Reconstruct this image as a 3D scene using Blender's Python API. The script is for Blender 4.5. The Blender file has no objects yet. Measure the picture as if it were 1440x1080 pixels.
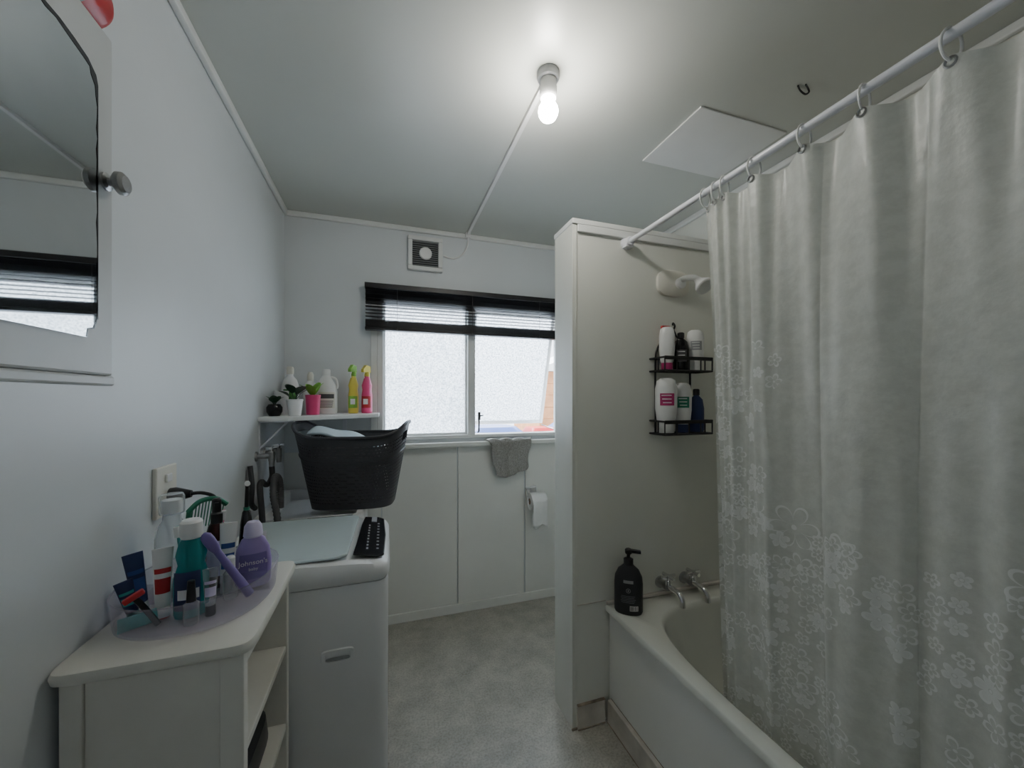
import bpy, math, random, bmesh
from mathutils import Vector, Matrix, Euler
random.seed(7)
C = bpy.context.scene.collection
pi = math.pi

# ------------------------------------------------------------------ materials
def new_mat(name):
    m = bpy.data.materials.new(name); m.use_nodes = True
    nt = m.node_tree
    for n in list(nt.nodes): nt.nodes.remove(n)
    out = nt.nodes.new('ShaderNodeOutputMaterial')
    return m, nt, out

def pmat(name, col, rough=0.5, metal=0.0, var=0.05, scale=8.0, bump=0.0, bscale=60.0, spec=0.5, coat=0.0):
    m, nt, out = new_mat(name)
    b = nt.nodes.new('ShaderNodeBsdfPrincipled')
    tc = nt.nodes.new('ShaderNodeTexCoord')
    nz = nt.nodes.new('ShaderNodeTexNoise'); nz.inputs['Scale'].default_value = scale
    nz.inputs['Detail'].default_value = 4
    nt.links.new(tc.outputs['Object'], nz.inputs['Vector'])
    cr = nt.nodes.new('ShaderNodeValToRGB')
    cr.color_ramp.elements[0].position = 0.3; cr.color_ramp.elements[1].position = 0.7
    cr.color_ramp.elements[0].color = tuple(c*(1-var) for c in col)+(1,)
    cr.color_ramp.elements[1].color = tuple(min(1, c*(1+var)) for c in col)+(1,)
    nt.links.new(nz.outputs['Fac'], cr.inputs['Fac'])
    nt.links.new(cr.outputs['Color'], b.inputs['Base Color'])
    b.inputs['Roughness'].default_value = rough
    b.inputs['Metallic'].default_value = metal
    b.inputs['Specular IOR Level'].default_value = spec
    b.inputs['Coat Weight'].default_value = coat
    if bump > 0:
        n2 = nt.nodes.new('ShaderNodeTexNoise'); n2.inputs['Scale'].default_value = bscale
        nt.links.new(tc.outputs['Object'], n2.inputs['Vector'])
        bp = nt.nodes.new('ShaderNodeBump'); bp.inputs['Strength'].default_value = bump
        bp.inputs['Distance'].default_value = 0.002
        nt.links.new(n2.outputs['Fac'], bp.inputs['Height'])
        nt.links.new(bp.outputs['Normal'], b.inputs['Normal'])
    nt.links.new(b.outputs[0], out.inputs[0])
    return m

def clear_mat(name, col, opac=0.25, rough=0.08, surf=None, edge=.6):
    m, nt, out = new_mat(name)
    t = nt.nodes.new('ShaderNodeBsdfTransparent'); t.inputs[0].default_value = col+(1,)
    g = nt.nodes.new('ShaderNodeBsdfPrincipled')
    g.inputs['Base Color'].default_value = (surf or col)+(1,)
    g.inputs['Roughness'].default_value = rough
    mx = nt.nodes.new('ShaderNodeMixShader')
    lw = nt.nodes.new('ShaderNodeLayerWeight'); lw.inputs[0].default_value = 0.35
    ma = nt.nodes.new('ShaderNodeMath'); ma.operation = 'MULTIPLY_ADD'
    ma.inputs[1].default_value = edge; ma.inputs[2].default_value = opac
    ma.use_clamp = True
    nt.links.new(lw.outputs['Facing'], ma.inputs[0])
    nt.links.new(ma.outputs[0], mx.inputs[0])
    nt.links.new(t.outputs[0], mx.inputs[1]); nt.links.new(g.outputs[0], mx.inputs[2])
    nt.links.new(mx.outputs[0], out.inputs[0])
    return m

M = {}
M['wall'] = pmat('paint_wall', (.685,.715,.735), .38, var=.03, scale=2.5, bump=.15, bscale=45)
M['wallback'] = pmat('paint_back_wall', (.73,.76,.78), .45, var=.02, scale=2.5, bump=.1, bscale=40)
M['ceil'] = pmat('paint_ceiling', (.615,.63,.59), .36, var=.03, scale=1.6, bump=.15, bscale=14)
M['trim'] = pmat('paint_trim', (.79,.80,.785), .4, var=.03)
M['part'] = pmat('paint_partition', (.77,.775,.71), .4, var=.03, scale=3, bump=.06)
M['panel'] = pmat('paint_panel', (.82,.82,.775), .35, var=.025, scale=3)
M['white'] = pmat('white_plastic', (.85,.85,.84), .35, var=.02)
M['cream'] = pmat('cream_plastic', (.76,.74,.66), .4, var=.03)
M['cab'] = pmat('painted_wood', (.77,.755,.69), .4, var=.06, scale=6, bump=.1, bscale=30)
M['mcab'] = pmat('painted_cabinet', (.56,.575,.575), .4, var=.05, scale=8, bump=.1, bscale=30)
M['washer'] = pmat('appliance_enamel', (.83,.84,.84), .3, var=.01)
M['lid'] = pmat('tinted_glass_lid', (.60,.69,.705), .14, var=.01)
M['black'] = pmat('black_plastic', (.012,.012,.014), .35, var=.2)
M['gloss'] = pmat('black_gloss', (.01,.01,.012), .12, var=.1)
M['charcoal'] = pmat('charcoal_plastic', (.045,.046,.052), .5, var=.12)
M['soapblk'] = pmat('charcoal_bottle', (.022,.023,.027), .4, var=.12)
M['blind'] = pmat('blind_black', (.012,.012,.015), .4, var=.2)
M['chrome'] = pmat('chrome', (.75,.75,.76), .15, metal=1, var=.05)
M['dchrome'] = pmat('aged_metal', (.42,.42,.42), .3, metal=1, var=.15, scale=40)
M['tub'] = pmat('bath_enamel', (.76,.77,.705), .18, var=.02, coat=.3)
M['grey'] = pmat('grey_plastic', (.35,.36,.37), .4)
M['dgrey'] = pmat('dark_grey', (.08,.08,.085), .5, var=.2)
M['hose'] = pmat('hose_rubber', (.035,.035,.038), .55, var=.2)
M['rail'] = pmat('rail_enamel', (.80,.81,.86), .3, var=.02)
M['teal'] = clear_mat('teal_liquid', (.20,.75,.75), .5, .1, (.02,.34,.36))
M['clear'] = clear_mat('clear_plastic', (.95,.96,.97), .10, .08, (.8,.83,.85), .5)
M['tray'] = clear_mat('lilac_acrylic', (.965,.955,.985), .06, .06, (.70,.68,.75), .30)
M['lilac'] = pmat('lilac_plastic', (.36,.27,.60), .3)
M['lilac2'] = pmat('lilac_pale', (.66,.60,.80), .35)
M['purple'] = pmat('purple_plastic', (.20,.15,.42), .35)
M['amber'] = pmat('amber_bottle', (.035,.008,.008), .15)
M['blue'] = pmat('blue_print', (.03,.08,.28), .35)
M['dblue'] = pmat('navy_print', (.02,.035,.12), .4)
M['red'] = pmat('red_plastic', (.50,.025,.03), .3)
M['pink'] = pmat('pink_plastic', (.75,.07,.22), .35)
M['rose'] = pmat('rose_label', (.45,.03,.15), .4)
M['yellow'] = pmat('yellow_plastic', (.78,.66,.10), .35)
M['green'] = pmat('green_plastic', (.03,.22,.13), .4)
M['leaf'] = pmat('leaf', (.05,.20,.04), .4, var=.3, scale=30)
M['dleaf'] = pmat('dark_leaf', (.02,.06,.03), .45, var=.3, scale=30)
M['lime'] = pmat('lime_leaf', (.22,.50,.06), .45, var=.2, scale=30)
M['soil'] = pmat('soil', (.05,.035,.025), .9, var=.3, scale=60)
M['teals'] = pmat('teal_solid', (.04,.38,.38), .35)
M['cloth'] = pmat('grey_cloth', (.33,.32,.30), .95, var=.3, scale=150, bump=1, bscale=260)
M['bluecloth'] = pmat('pale_blue_cloth', (.55,.66,.72), .8, var=.08)
M['paper'] = pmat('tissue_paper', (.88,.88,.86), .9, var=.03, bump=.2, bscale=150)
M['skirt'] = pmat('grimy_skirting', (.60,.56,.50), .5, var=.22, scale=9)
M['grime'] = pmat('dark_grime', (.30,.24,.18), .8, var=.6, scale=20)
M['card'] = pmat('cardboard', (.35,.25,.16), .8)
M['ground'] = pmat('concrete_yard', (.35,.35,.34), .9, var=.15)
M['brick'] = pmat('orange_cladding', (.55,.27,.13), .8, var=.2)

m, nt, out = new_mat('mirror_silver')
b = nt.nodes.new('ShaderNodeBsdfPrincipled'); b.inputs['Metallic'].default_value = 1
b.inputs['Roughness'].default_value = .02
nz = nt.nodes.new('ShaderNodeTexNoise'); nz.inputs['Scale'].default_value = 6
cr = nt.nodes.new('ShaderNodeValToRGB'); cr.color_ramp.elements[0].color = (.52,.54,.54,1); cr.color_ramp.elements[1].color = (.60,.62,.62,1)
nt.links.new(nz.outputs['Fac'], cr.inputs[0]); nt.links.new(cr.outputs[0], b.inputs['Base Color'])
nt.links.new(b.outputs[0], out.inputs[0]); M['mirror'] = m

# frosted window glass
m, nt, out = new_mat('frosted_glass')
tl = nt.nodes.new('ShaderNodeBsdfTranslucent')
gl = nt.nodes.new('ShaderNodeBsdfPrincipled'); gl.inputs['Base Color'].default_value = (.8,.82,.84,1); gl.inputs['Roughness'].default_value = .25
tc = nt.nodes.new('ShaderNodeTexCoord')
vo = nt.nodes.new('ShaderNodeTexVoronoi'); vo.inputs['Scale'].default_value = 110
bp = nt.nodes.new('ShaderNodeBump'); bp.inputs['Strength'].default_value = .8; bp.inputs['Distance'].default_value = .004
nt.links.new(tc.outputs['Object'], vo.inputs['Vector']); nt.links.new(vo.outputs['Distance'], bp.inputs['Height'])
nt.links.new(bp.outputs[0], tl.inputs['Normal']); nt.links.new(bp.outputs[0], gl.inputs['Normal'])
nz = nt.nodes.new('ShaderNodeTexNoise'); nz.inputs['Scale'].default_value = 100
cr = nt.nodes.new('ShaderNodeValToRGB'); cr.color_ramp.elements[0].color = (.48,.52,.56,1); cr.color_ramp.elements[1].color = (.93,.955,.98,1)
cr.color_ramp.elements[0].position = .35; cr.color_ramp.elements[1].position = .62
nt.links.new(tc.outputs['Object'], nz.inputs['Vector']); nt.links.new(nz.outputs['Fac'], cr.inputs[0]); nt.links.new(cr.outputs[0], tl.inputs[0])
mx = nt.nodes.new('ShaderNodeMixShader'); mx.inputs[0].default_value = .12
nt.links.new(tl.outputs[0], mx.inputs[1]); nt.links.new(gl.outputs[0], mx.inputs[2]); nt.links.new(mx.outputs[0], out.inputs[0])
M['frost'] = m

m, nt, out = new_mat('lit_bulb')
e = nt.nodes.new('ShaderNodeEmission'); e.inputs['Color'].default_value = (1,.97,.89,1); e.inputs['Strength'].default_value = 195
nt.links.new(e.outputs[0], out.inputs[0]); M['bulb'] = m

# floor vinyl
m, nt, out = new_mat('mottled_vinyl')
b = nt.nodes.new('ShaderNodeBsdfPrincipled'); b.inputs['Roughness'].default_value = .38
tc = nt.nodes.new('ShaderNodeTexCoord')
n1 = nt.nodes.new('ShaderNodeTexNoise'); n1.inputs['Scale'].default_value = 7; n1.inputs['Detail'].default_value = 12; n1.inputs['Roughness'].default_value = .72
n2 = nt.nodes.new('ShaderNodeTexNoise'); n2.inputs['Scale'].default_value = 120; n2.inputs['Detail'].default_value = 6; n2.inputs['Roughness'].default_value = .7
for n in (n1, n2): nt.links.new(tc.outputs['Object'], n.inputs['Vector'])
c1 = nt.nodes.new('ShaderNodeValToRGB'); c1.color_ramp.elements[0].position = .33; c1.color_ramp.elements[1].position = .66
c1.color_ramp.elements[0].color = (.36,.345,.30,1); c1.color_ramp.elements[1].color = (.56,.54,.475,1)
c2 = nt.nodes.new('ShaderNodeValToRGB'); c2.color_ramp.elements[0].position = .36; c2.color_ramp.elements[1].position = .56
c2.color_ramp.elements[0].color = (.66,.65,.62,1); c2.color_ramp.elements[1].color = (1,1,1,1)
mm = nt.nodes.new('ShaderNodeMix'); mm.data_type = 'RGBA'; mm.blend_type = 'MULTIPLY'; mm.inputs[0].default_value = .85
nt.links.new(n1.outputs['Fac'], c1.inputs[0]); nt.links.new(n2.outputs['Fac'], c2.inputs[0])
nt.links.new(c1.outputs[0], mm.inputs[6]); nt.links.new(c2.outputs[0], mm.inputs[7]); nt.links.new(mm.outputs[2], b.inputs['Base Color'])
nt.links.new(b.outputs[0], out.inputs[0]); M['floor'] = m

# curtain: woven translucent cloth with white daisy print
m, nt, out = new_mat('floral_curtain')
def mth(op, a, b=None, c=None, clamp=False):
    n = nt.nodes.new('ShaderNodeMath'); n.operation = op; n.use_clamp = clamp
    for i, v in enumerate((a, b, c)):
        if v is None: continue
        if isinstance(v, (int, float)): n.inputs[i].default_value = v
        else: nt.links.new(v, n.inputs[i])
    return n.outputs[0]
uv = nt.nodes.new('ShaderNodeUVMap'); uv.uv_map = 'UVMap'
def flowers(scale, off, npet, dens_fn, rad, w, filled=False):
    mp = nt.nodes.new('ShaderNodeMapping'); mp.inputs['Scale'].default_value = (scale, scale, 1); mp.inputs['Location'].default_value = (off, off*1.7, 0)
    nt.links.new(uv.outputs[0], mp.inputs[0])
    v = nt.nodes.new('ShaderNodeTexVoronoi'); v.voronoi_dimensions = '2D'; v.inputs['Scale'].default_value = 1; v.inputs['Randomness'].default_value = .6
    nt.links.new(mp.outputs[0], v.inputs['Vector'])
    s = nt.nodes.new('ShaderNodeVectorMath'); s.operation = 'SUBTRACT'
    nt.links.new(mp.outputs[0], s.inputs[0]); nt.links.new(v.outputs['Position'], s.inputs[1])
    sx = nt.nodes.new('ShaderNodeSeparateXYZ'); nt.links.new(s.outputs[0], sx.inputs[0])
    ps = nt.nodes.new('ShaderNodeSeparateXYZ'); nt.links.new(v.outputs['Position'], ps.inputs[0])
    cs = nt.nodes.new('ShaderNodeSeparateColor'); nt.links.new(v.outputs['Color'], cs.inputs[0])
    ang = mth('ARCTAN2', sx.outputs[1], sx.outputs[0])
    ln = mth('SQRT', mth('ADD', mth('MULTIPLY', sx.outputs[0], sx.outputs[0]), mth('MULTIPLY', sx.outputs[1], sx.outputs[1])))
    pet = mth('ABSOLUTE', mth('COSINE', mth('ADD', mth('MULTIPLY', ang, npet/2), mth('MULTIPLY', cs.outputs[1], 6))))
    pet = mth('POWER', pet, .55)
    size = mth('MULTIPLY_ADD', cs.outputs[2], .55, .5)
    R = mth('MULTIPLY', mth('MULTIPLY_ADD', pet, rad*.76, rad*.24), size)
    line = mth('LESS_THAN', mth('ABSOLUTE', mth('SUBTRACT', ln, R)), w)
    f = mth('MAXIMUM', line, mth('LESS_THAN', ln, rad*.12))
    if filled:
        solid = mth('MULTIPLY', mth('LESS_THAN', ln, R), mth('GREATER_THAN', ln, rad*.16))
        f = mth('MAXIMUM', f, mth('MULTIPLY', mth('MULTIPLY', solid, .75), mth('GREATER_THAN', cs.outputs[1], .6)))
    cz = mth('DIVIDE', mth('SUBTRACT', ps.outputs[1], off*1.7), scale)
    cu = mth('DIVIDE', mth('SUBTRACT', ps.outputs[0], off), scale)
    cb = nt.nodes.new('ShaderNodeCombineXYZ'); nt.links.new(cu, cb.inputs[0]); nt.links.new(cz, cb.inputs[1])
    cn = nt.nodes.new('ShaderNodeTexNoise'); cn.inputs['Scale'].default_value = 5; cn.inputs['Detail'].default_value = 1
    nt.links.new(cb.outputs[0], cn.inputs['Vector'])
    d = mth('MULTIPLY', dens_fn(cu, cz), mth('MULTIPLY', mth('SUBTRACT', cn.outputs['Fac'], .32), 4.5))
    return mth('MULTIPLY', f, mth('LESS_THAN', cs.outputs[0], d))
def dens_small(cu, cz):
    low = mth('MULTIPLY', mth('MULTIPLY', mth('LESS_THAN', cz, 1.03), mth('GREATER_THAN', cz, .35)), .80)
    edge = mth('MULTIPLY', mth('LESS_THAN', cu, .30), mth('LESS_THAN', cz, 1.52))
    return mth('MAXIMUM', low, mth('MULTIPLY', edge, .62))
def dens_big(cu, cz):
    return mth('MULTIPLY', mth('LESS_THAN', cz, 1.05), .42)
f1 = flowers(22, 3.1, 5, dens_small, .56, .06, True)
f2 = flowers(9, 1.3, 6, dens_big, .52, .028)
fl = mth('MAXIMUM', f1, f2)
br = nt.nodes.new('ShaderNodeTexNoise'); br.inputs['Scale'].default_value = 26; br.inputs['Detail'].default_value = 8; br.inputs['Roughness'].default_value = .7
nt.links.new(uv.outputs[0], br.inputs['Vector'])
cr = nt.nodes.new('ShaderNodeValToRGB'); cr.color_ramp.elements[0].position = .42; cr.color_ramp.elements[1].position = .58
cr.color_ramp.elements[0].color = (.755,.77,.725,1); cr.color_ramp.elements[1].color = (.83,.845,.80,1)
nt.links.new(br.outputs['Fac'], cr.inputs[0])
mc = nt.nodes.new('ShaderNodeMix'); mc.data_type = 'RGBA'; nt.links.new(mth('MULTIPLY', fl, .75), mc.inputs[0])
nt.links.new(cr.outputs[0], mc.inputs[6]); mc.inputs[7].default_value = (.98,.985,.975,1)
df = nt.nodes.new('ShaderNodeBsdfPrincipled'); df.inputs['Roughness'].default_value = .34; nt.links.new(mc.outputs[2], df.inputs['Base Color'])
tl = nt.nodes.new('ShaderNodeBsdfTranslucent'); nt.links.new(mc.outputs[2], tl.inputs[0])
tr = nt.nodes.new('ShaderNodeBsdfTransparent')
m1 = nt.nodes.new('ShaderNodeMixShader'); nt.links.new(mth('MULTIPLY_ADD', fl, -.10, .28), m1.inputs[0])
nt.links.new(df.outputs[0], m1.inputs[1]); nt.links.new(tl.outputs[0], m1.inputs[2])
m2 = nt.nodes.new('ShaderNodeMixShader'); nt.links.new(mth('MULTIPLY_ADD', fl, -.07, .10), m2.inputs[0])
nt.links.new(m1.outputs[0], m2.inputs[1]); nt.links.new(tr.outputs[0], m2.inputs[2])
wb = nt.nodes.new('ShaderNodeTexNoise'); wb.inputs['Scale'].default_value = 24; wb.inputs['Detail'].default_value = 4
nt.links.new(uv.outputs[0], wb.inputs['Vector'])
bp = nt.nodes.new('ShaderNodeBump'); bp.inputs['Strength'].default_value = .55; bp.inputs['Distance'].default_value = .006
nt.links.new(wb.outputs['Fac'], bp.inputs['Height']); nt.links.new(bp.outputs[0], df.inputs['Normal'])
nt.links.new(m2.outputs[0], out.inputs[0]); M['curtain'] = m

# ------------------------------------------------------------------ geometry helpers
def gbox(x0,y0,z0,x1,y1,z1):
    v = [(x0,y0,z0),(x1,y0,z0),(x1,y1,z0),(x0,y1,z0),(x0,y0,z1),(x1,y0,z1),(x1,y1,z1),(x0,y1,z1)]
    f = [(0,3,2,1),(4,5,6,7),(0,1,5,4),(1,2,6,5),(2,3,7,6),(3,0,4,7)]
    return v, f
def comb(*gs):
    V, F = [], []
    for v, f in gs:
        o = len(V); V += list(v); F += [tuple(i+o for i in q) for q in f]
    return V, F
def xf(g, mtx):
    return [tuple(mtx @ Vector(p)) for p in g[0]], g[1]
def mv(g, x, y, z): return xf(g, Matrix.Translation((x,y,z)))
def rot(g, ax, deg): return xf(g, Matrix.Rotation(math.radians(deg), 4, ax))
def glathe(prof, seg=32, sx=1, sy=1, a0=0, a1=360, cap=True):
    full = abs(a1-a0) >= 360
    n = seg if full else seg+1
    V, F = [], []
    for r, z in prof:
        for i in range(n):
            a = math.radians(a0+(a1-a0)*i/seg)
            V.append((r*math.cos(a)*sx, r*math.sin(a)*sy, z))
    for j in range(len(prof)-1):
        for i in range(n if full else n-1):
            k = (i+1) % n
            F.append((j*n+i, j*n+k, (j+1)*n+k, (j+1)*n+i))
    if full and cap:
        if prof[0][0] > 1e-5: F.append(tuple(range(n-1,-1,-1)))
        if prof[-1][0] > 1e-5: F.append(tuple((len(prof)-1)*n+i for i in range(n)))
    return V, F
def gloft(rings, capa=True, capb=True, closed=True):
    n = len(rings[0]); V = [p for r in rings for p in r]; F = []
    for j in range(len(rings)-1):
        for i in range(n if closed else n-1):
            k = (i+1) % n
            F.append((j*n+i, j*n+k, (j+1)*n+k, (j+1)*n+i))
    if capa: F.append(tuple(range(n-1,-1,-1)))
    if capb: F.append(tuple((len(rings)-1)*n+i for i in range(n)))
    return V, F
def sup(cx, cy, a, b, z, n=4, N=64):
    r = []
    for i in range(N):
        t = 2*pi*i/N; c, s = math.cos(t), math.sin(t)
        r.append((cx+a*math.copysign(abs(c)**(2/n), c), cy+b*math.copysign(abs(s)**(2/n), s), z))
    return r
def smooth_pts(pts, n=8, closed=False):
    P = [Vector(p) for p in pts]; o = []
    L = len(P)
    rng = range(L) if closed else range(L-1)
    for i in rng:
        if closed: p0,p1,p2,p3 = P[i-1],P[i],P[(i+1)%L],P[(i+2)%L]
        else: p0,p1,p2,p3 = P[max(i-1,0)],P[i],P[i+1],P[min(i+2,L-1)]
        for k in range(n):
            t = k/n
            o.append(.5*((2*p1)+(-p0+p2)*t+(2*p0-5*p1+4*p2-p3)*t*t+(-p0+3*p1-3*p2+p3)*t**3))
    if not closed: o.append(P[-1])
    return o
def gsweep(pts, r, seg=8, closed=False):
    P = [Vector(p) for p in pts]; L = len(P)
    rs = r if isinstance(r, (list, tuple)) else [r]*L
    V, F = [], []
    T = []
    for i in range(L):
        if closed: t = P[(i+1)%L]-P[i-1]
        else: t = P[min(i+1,L-1)]-P[max(i-1,0)]
        T.append(t.normalized())
    up = Vector((0,0,1)) if abs(T[0].z) < .9 else Vector((1,0,0))
    nrm = (up - T[0]*up.dot(T[0])).normalized()
    for i in range(L):
        nrm = (nrm - T[i]*nrm.dot(T[i])).normalized(); bn = T[i].cross(nrm)
        for k in range(seg):
            a = 2*pi*k/seg
            V.append(tuple(P[i]+(nrm*math.cos(a)+bn*math.sin(a))*rs[i]))
    for i in range(L if closed else L-1):
        j = (i+1) % L
        for k in range(seg):
            q = (k+1) % seg
            F.append((i*seg+k, i*seg+q, j*seg+q, j*seg+k))
    if not closed:
        F.append(tuple(range(seg-1,-1,-1))); F.append(tuple((L-1)*seg+k for k in range(seg)))
    return V, F
def gpoly(pts, d):
    n = len(pts); d = Vector(d)
    V = [tuple(p) for p in pts]+[tuple(Vector(p)+d) for p in pts]
    F = [tuple(range(n)), tuple(range(2*n-1,n-1,-1))]+[(i,i+n,(i+1)%n+n,(i+1)%n) for i in range(n)]
    return V, F
def mk(name, g, mat, parent=None, loc=(0,0,0), rotz=0, bevel=0, segs=2, smooth=True, ang=35, rot3=None):
    me = bpy.data.meshes.new(name); me.from_pydata(g[0], [], g[1]); me.validate()
    bm = bmesh.new(); bm.from_mesh(me); bmesh.ops.recalc_face_normals(bm, faces=bm.faces); bm.to_mesh(me); bm.free()
    if smooth and not bevel:
        for p in me.polygons: p.use_smooth = True
        me.set_sharp_from_angle(angle=math.radians(ang))
    ob = bpy.data.objects.new(name, me); C.objects.link(ob)
    me.materials.append(M[mat] if isinstance(mat, str) else mat)
    ob.location = loc
    ob.rotation_euler = rot3 if rot3 else (0,0,math.radians(rotz))
    if parent: ob.parent = parent
    if bevel:
        b = ob.modifiers.new('bevel', 'BEVEL'); b.width = bevel; b.segments = segs; b.limit_method = 'ANGLE'
    return ob
def thing(name, label, cat, loc=(0,0,0), rotz=0, rot3=None):
    e = bpy.data.objects.new(name, None); C.objects.link(e); e.location = loc
    e.rotation_euler = rot3 if rot3 else (0,0,math.radians(rotz)); e.empty_display_size = .05
    e['label'] = label; e['category'] = cat
    return e
def tag(ob, label, cat): ob['label'] = label; ob['category'] = cat; return ob
def struct(ob, label=None):
    ob['kind'] = 'structure'
    if label: ob['label'] = label
    return ob
def text(name, s, size, mat, parent, loc, rotz=0, tilt=90, ext=.0003):
    cu = bpy.data.curves.new(name, 'FONT'); cu.body = s; cu.size = size; cu.extrude = ext; cu.align_x = 'CENTER'; cu.align_y = 'CENTER'
    t = bpy.data.objects.new('tmp', cu); C.objects.link(t)
    dg = bpy.context.evaluated_depsgraph_get()
    me = bpy.data.meshes.new_from_object(t.evaluated_get(dg))
    bpy.data.objects.remove(t)
    me.materials.clear(); me.materials.append(M[mat])
    ob = bpy.data.objects.new(name, me); C.objects.link(ob)
    ob.location = loc; ob.rotation_euler = (math.radians(tilt), 0, math.radians(rotz)); ob.parent = parent
    return ob

XL, XR, YB, YF, H = -.53, 1.68, 2.43, -.32, 2.4
WX0, WX1, WZ0, WZ1 = -.044, 1.18, 1.10, 1.98

# ------------------------------------------------------------------ room
struct(mk('floor', gbox(XL-.1,YF-.1,-.1,XR+.1,YB+.12,0), 'floor', smooth=False), 'mottled beige-grey vinyl floor')
struct(mk('ceiling', gbox(XL-.1,YF-.1,H,XR+.1,YB+.12,H+.1), 'ceil', smooth=False), 'painted white ceiling')
struct(mk('wall_left', gbox(XL-.1,YF-.1,0,XL,YB+.12,H), 'wall', smooth=False), 'pale grey-white painted wall')
struct(mk('wall_right', gbox(XR,YF-.1,0,XR+.1,YB+.12,H), 'part', smooth=False), 'white painted wall')
struct(mk('wall_front', gbox(XL,YF-.1,0,XR,YF,H), 'wall', smooth=False), 'white painted wall')
struct(mk('wall_back', comb(gbox(XL,YB,0,XR,YB+.12,WZ0), gbox(XL,YB,WZ1,XR,YB+.12,H),
    gbox(XL,YB,WZ0,WX0,YB+.12,WZ1), gbox(WX1,YB,WZ0,XR,YB+.12,WZ1)), 'wallback', smooth=False), 'white painted wall with window opening')
lin = []
for a, b, z0 in ((XL,-.02,.05),(-.015,.434,.05),(.441,.886,.05),(.894,XR,.045)):
    lin.append(gbox(a,YB-.010,z0,b,YB-.001,1.05))
struct(mk('trim_1', comb(*lin), 'panel', bevel=.002), 'white wall lining panels with vertical joints')
struct(mk('baseboard_back', gbox(XL,YB-.022,0,XR,YB-.008,.055), 'panel', bevel=.003), 'white painted skirting board')
struct(mk('trim_2', gbox(XL,YB-.02,H-.03,XR,YB,H), 'trim', bevel=.006), 'white ceiling moulding')
struct(mk('trim_3', gbox(XL,YF,H-.03,XL+.02,YB-.02,H), 'trim', bevel=.006), 'white ceiling moulding')
struct(mk('trim_4', gbox(XR-.02,YF,H-.03,XR,YB-.02,H), 'trim', bevel=.006), 'white ceiling moulding')
PX, PY, PY2, PZ = .735, 1.416, 1.573, 2.065
struct(mk('wall_partition', gbox(PX,PY,0,XR,PY2,PZ), 'part', smooth=False), 'cream-white painted low partition wall')
struct(mk('trim_5', gbox(PX-.012,PY-.012,PZ,XR,PY2+.012,PZ+.022), 'trim', bevel=.003), 'white cap board on the partition')
struct(mk('trim_6', comb(gbox(PX-.010,PY-.006,0,PX,PY2+.006,PZ), gbox(PX,PY-.006,0,PX+.012,PY,PZ)), 'part', bevel=.002), 'painted corner stop on the partition edge')
struct(mk('trim_7', gbox(PX+.013,PY-.012,PZ-.03,XR,PY,PZ), 'trim', bevel=.003), 'white moulding under the partition cap')
struct(mk('baseboard_partition', gbox(PX+.012,PY-.014,0,.876,PY,.095), 'skirt', bevel=.003), 'grimy white skirting board')
struct(mk('trim_8', gbox(PX+.014,PY-.003,.50,.882,PY,.504), 'skirt', smooth=False), 'panel joint strip')
struct(mk('trim_11', comb(gbox(PX-.013,PY-.010,0,PX+.012,PY-.006,.008), gbox(PX+.012,PY-.018,0,.872,PY-.014,.004), gbox(PX+.012,PY-.014,.095,.876,PY,.0962)), 'grime', smooth=False), 'stained sealant along the skirting')

# window
fr = [gbox(WX0,YB-.012,WZ0,WX0+.035,YB+.09,WZ1), gbox(WX1-.035,YB-.012,WZ0,WX1,YB+.09,WZ1),
      gbox(WX0+.035,YB-.012,WZ1-.035,WX1-.035,YB+.09,WZ1), gbox(WX0+.035,YB-.012,WZ0,WX1-.035,YB+.09,WZ0+.022),
      gbox(.503,YB-.012,WZ0+.022,.552,YB+.09,WZ1-.035)]
win = thing('window_1', 'white timber window with two frosted panes', 'window', (0,0,0)); win['kind'] = 'structure'
mk('frame', comb(*fr), 'trim', win, bevel=.004)
mk('window_pane', gbox(WX0+.035,YB+.03,WZ0+.022,.503,YB+.035,WZ1-.035), 'frost', win, smooth=False)
mk('bead', comb(gbox(WX0+.035,YB+.015,WZ0+.022,WX0+.047,YB+.03,WZ1-.035), gbox(.491,YB+.015,WZ0+.022,.503,YB+.03,WZ1-.035),
   gbox(WX0+.047,YB+.015,WZ0+.022,.491,YB+.03,WZ0+.036)), 'white', win, smooth=False)
th = math.radians(17)
sash = bpy.data.objects.new('awning_sash', None); C.objects.link(sash)
sash.parent = win; sash.location = (0, YB+.045, WZ1-.04); sash.rotation_euler = (th,0,0)
sx0, sx1, sh = .556, 1.141, .81
mk('sash_frame', comb(gbox(sx0,0,-sh,sx0+.022,.022,0), gbox(sx1-.022,0,-sh,sx1,.022,0), gbox(sx0+.022,0,-.03,sx1-.022,.022,0),
   gbox(sx0+.022,0,-sh,sx1-.022,.022,-sh+.024)), 'white', sash, bevel=.003)
mk('window_pane', gbox(sx0+.022,.009,-sh+.024,sx1-.022,.013,-.03), 'frost', sash, smooth=False)
mk('window_stay', gsweep([(.575,YB+.01,1.135),(.575,YB-.012,1.14),(.575,YB-.02,1.20),(.575,YB-.014,1.225)], .005), 'dgrey', win)
mk('window_catch', comb(gbox(.568,YB-.022,1.215,.584,YB-.012,1.265), gsweep([(.576,YB-.02,1.24),(.60,YB-.03,1.245)], .004)), 'dgrey', win)
mk('stay_arm', gsweep([(1.12,YB+.03,1.14),(1.115,YB+.15,1.15),(1.11,YB+.22,1.16)], .004), 'dchrome', win)
struct(mk('trim_9', comb(gbox(-.10,YB-.055,1.052,XR,YB-.010,1.080)), 'panel', bevel=.005), 'white window sill ledge')
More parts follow.
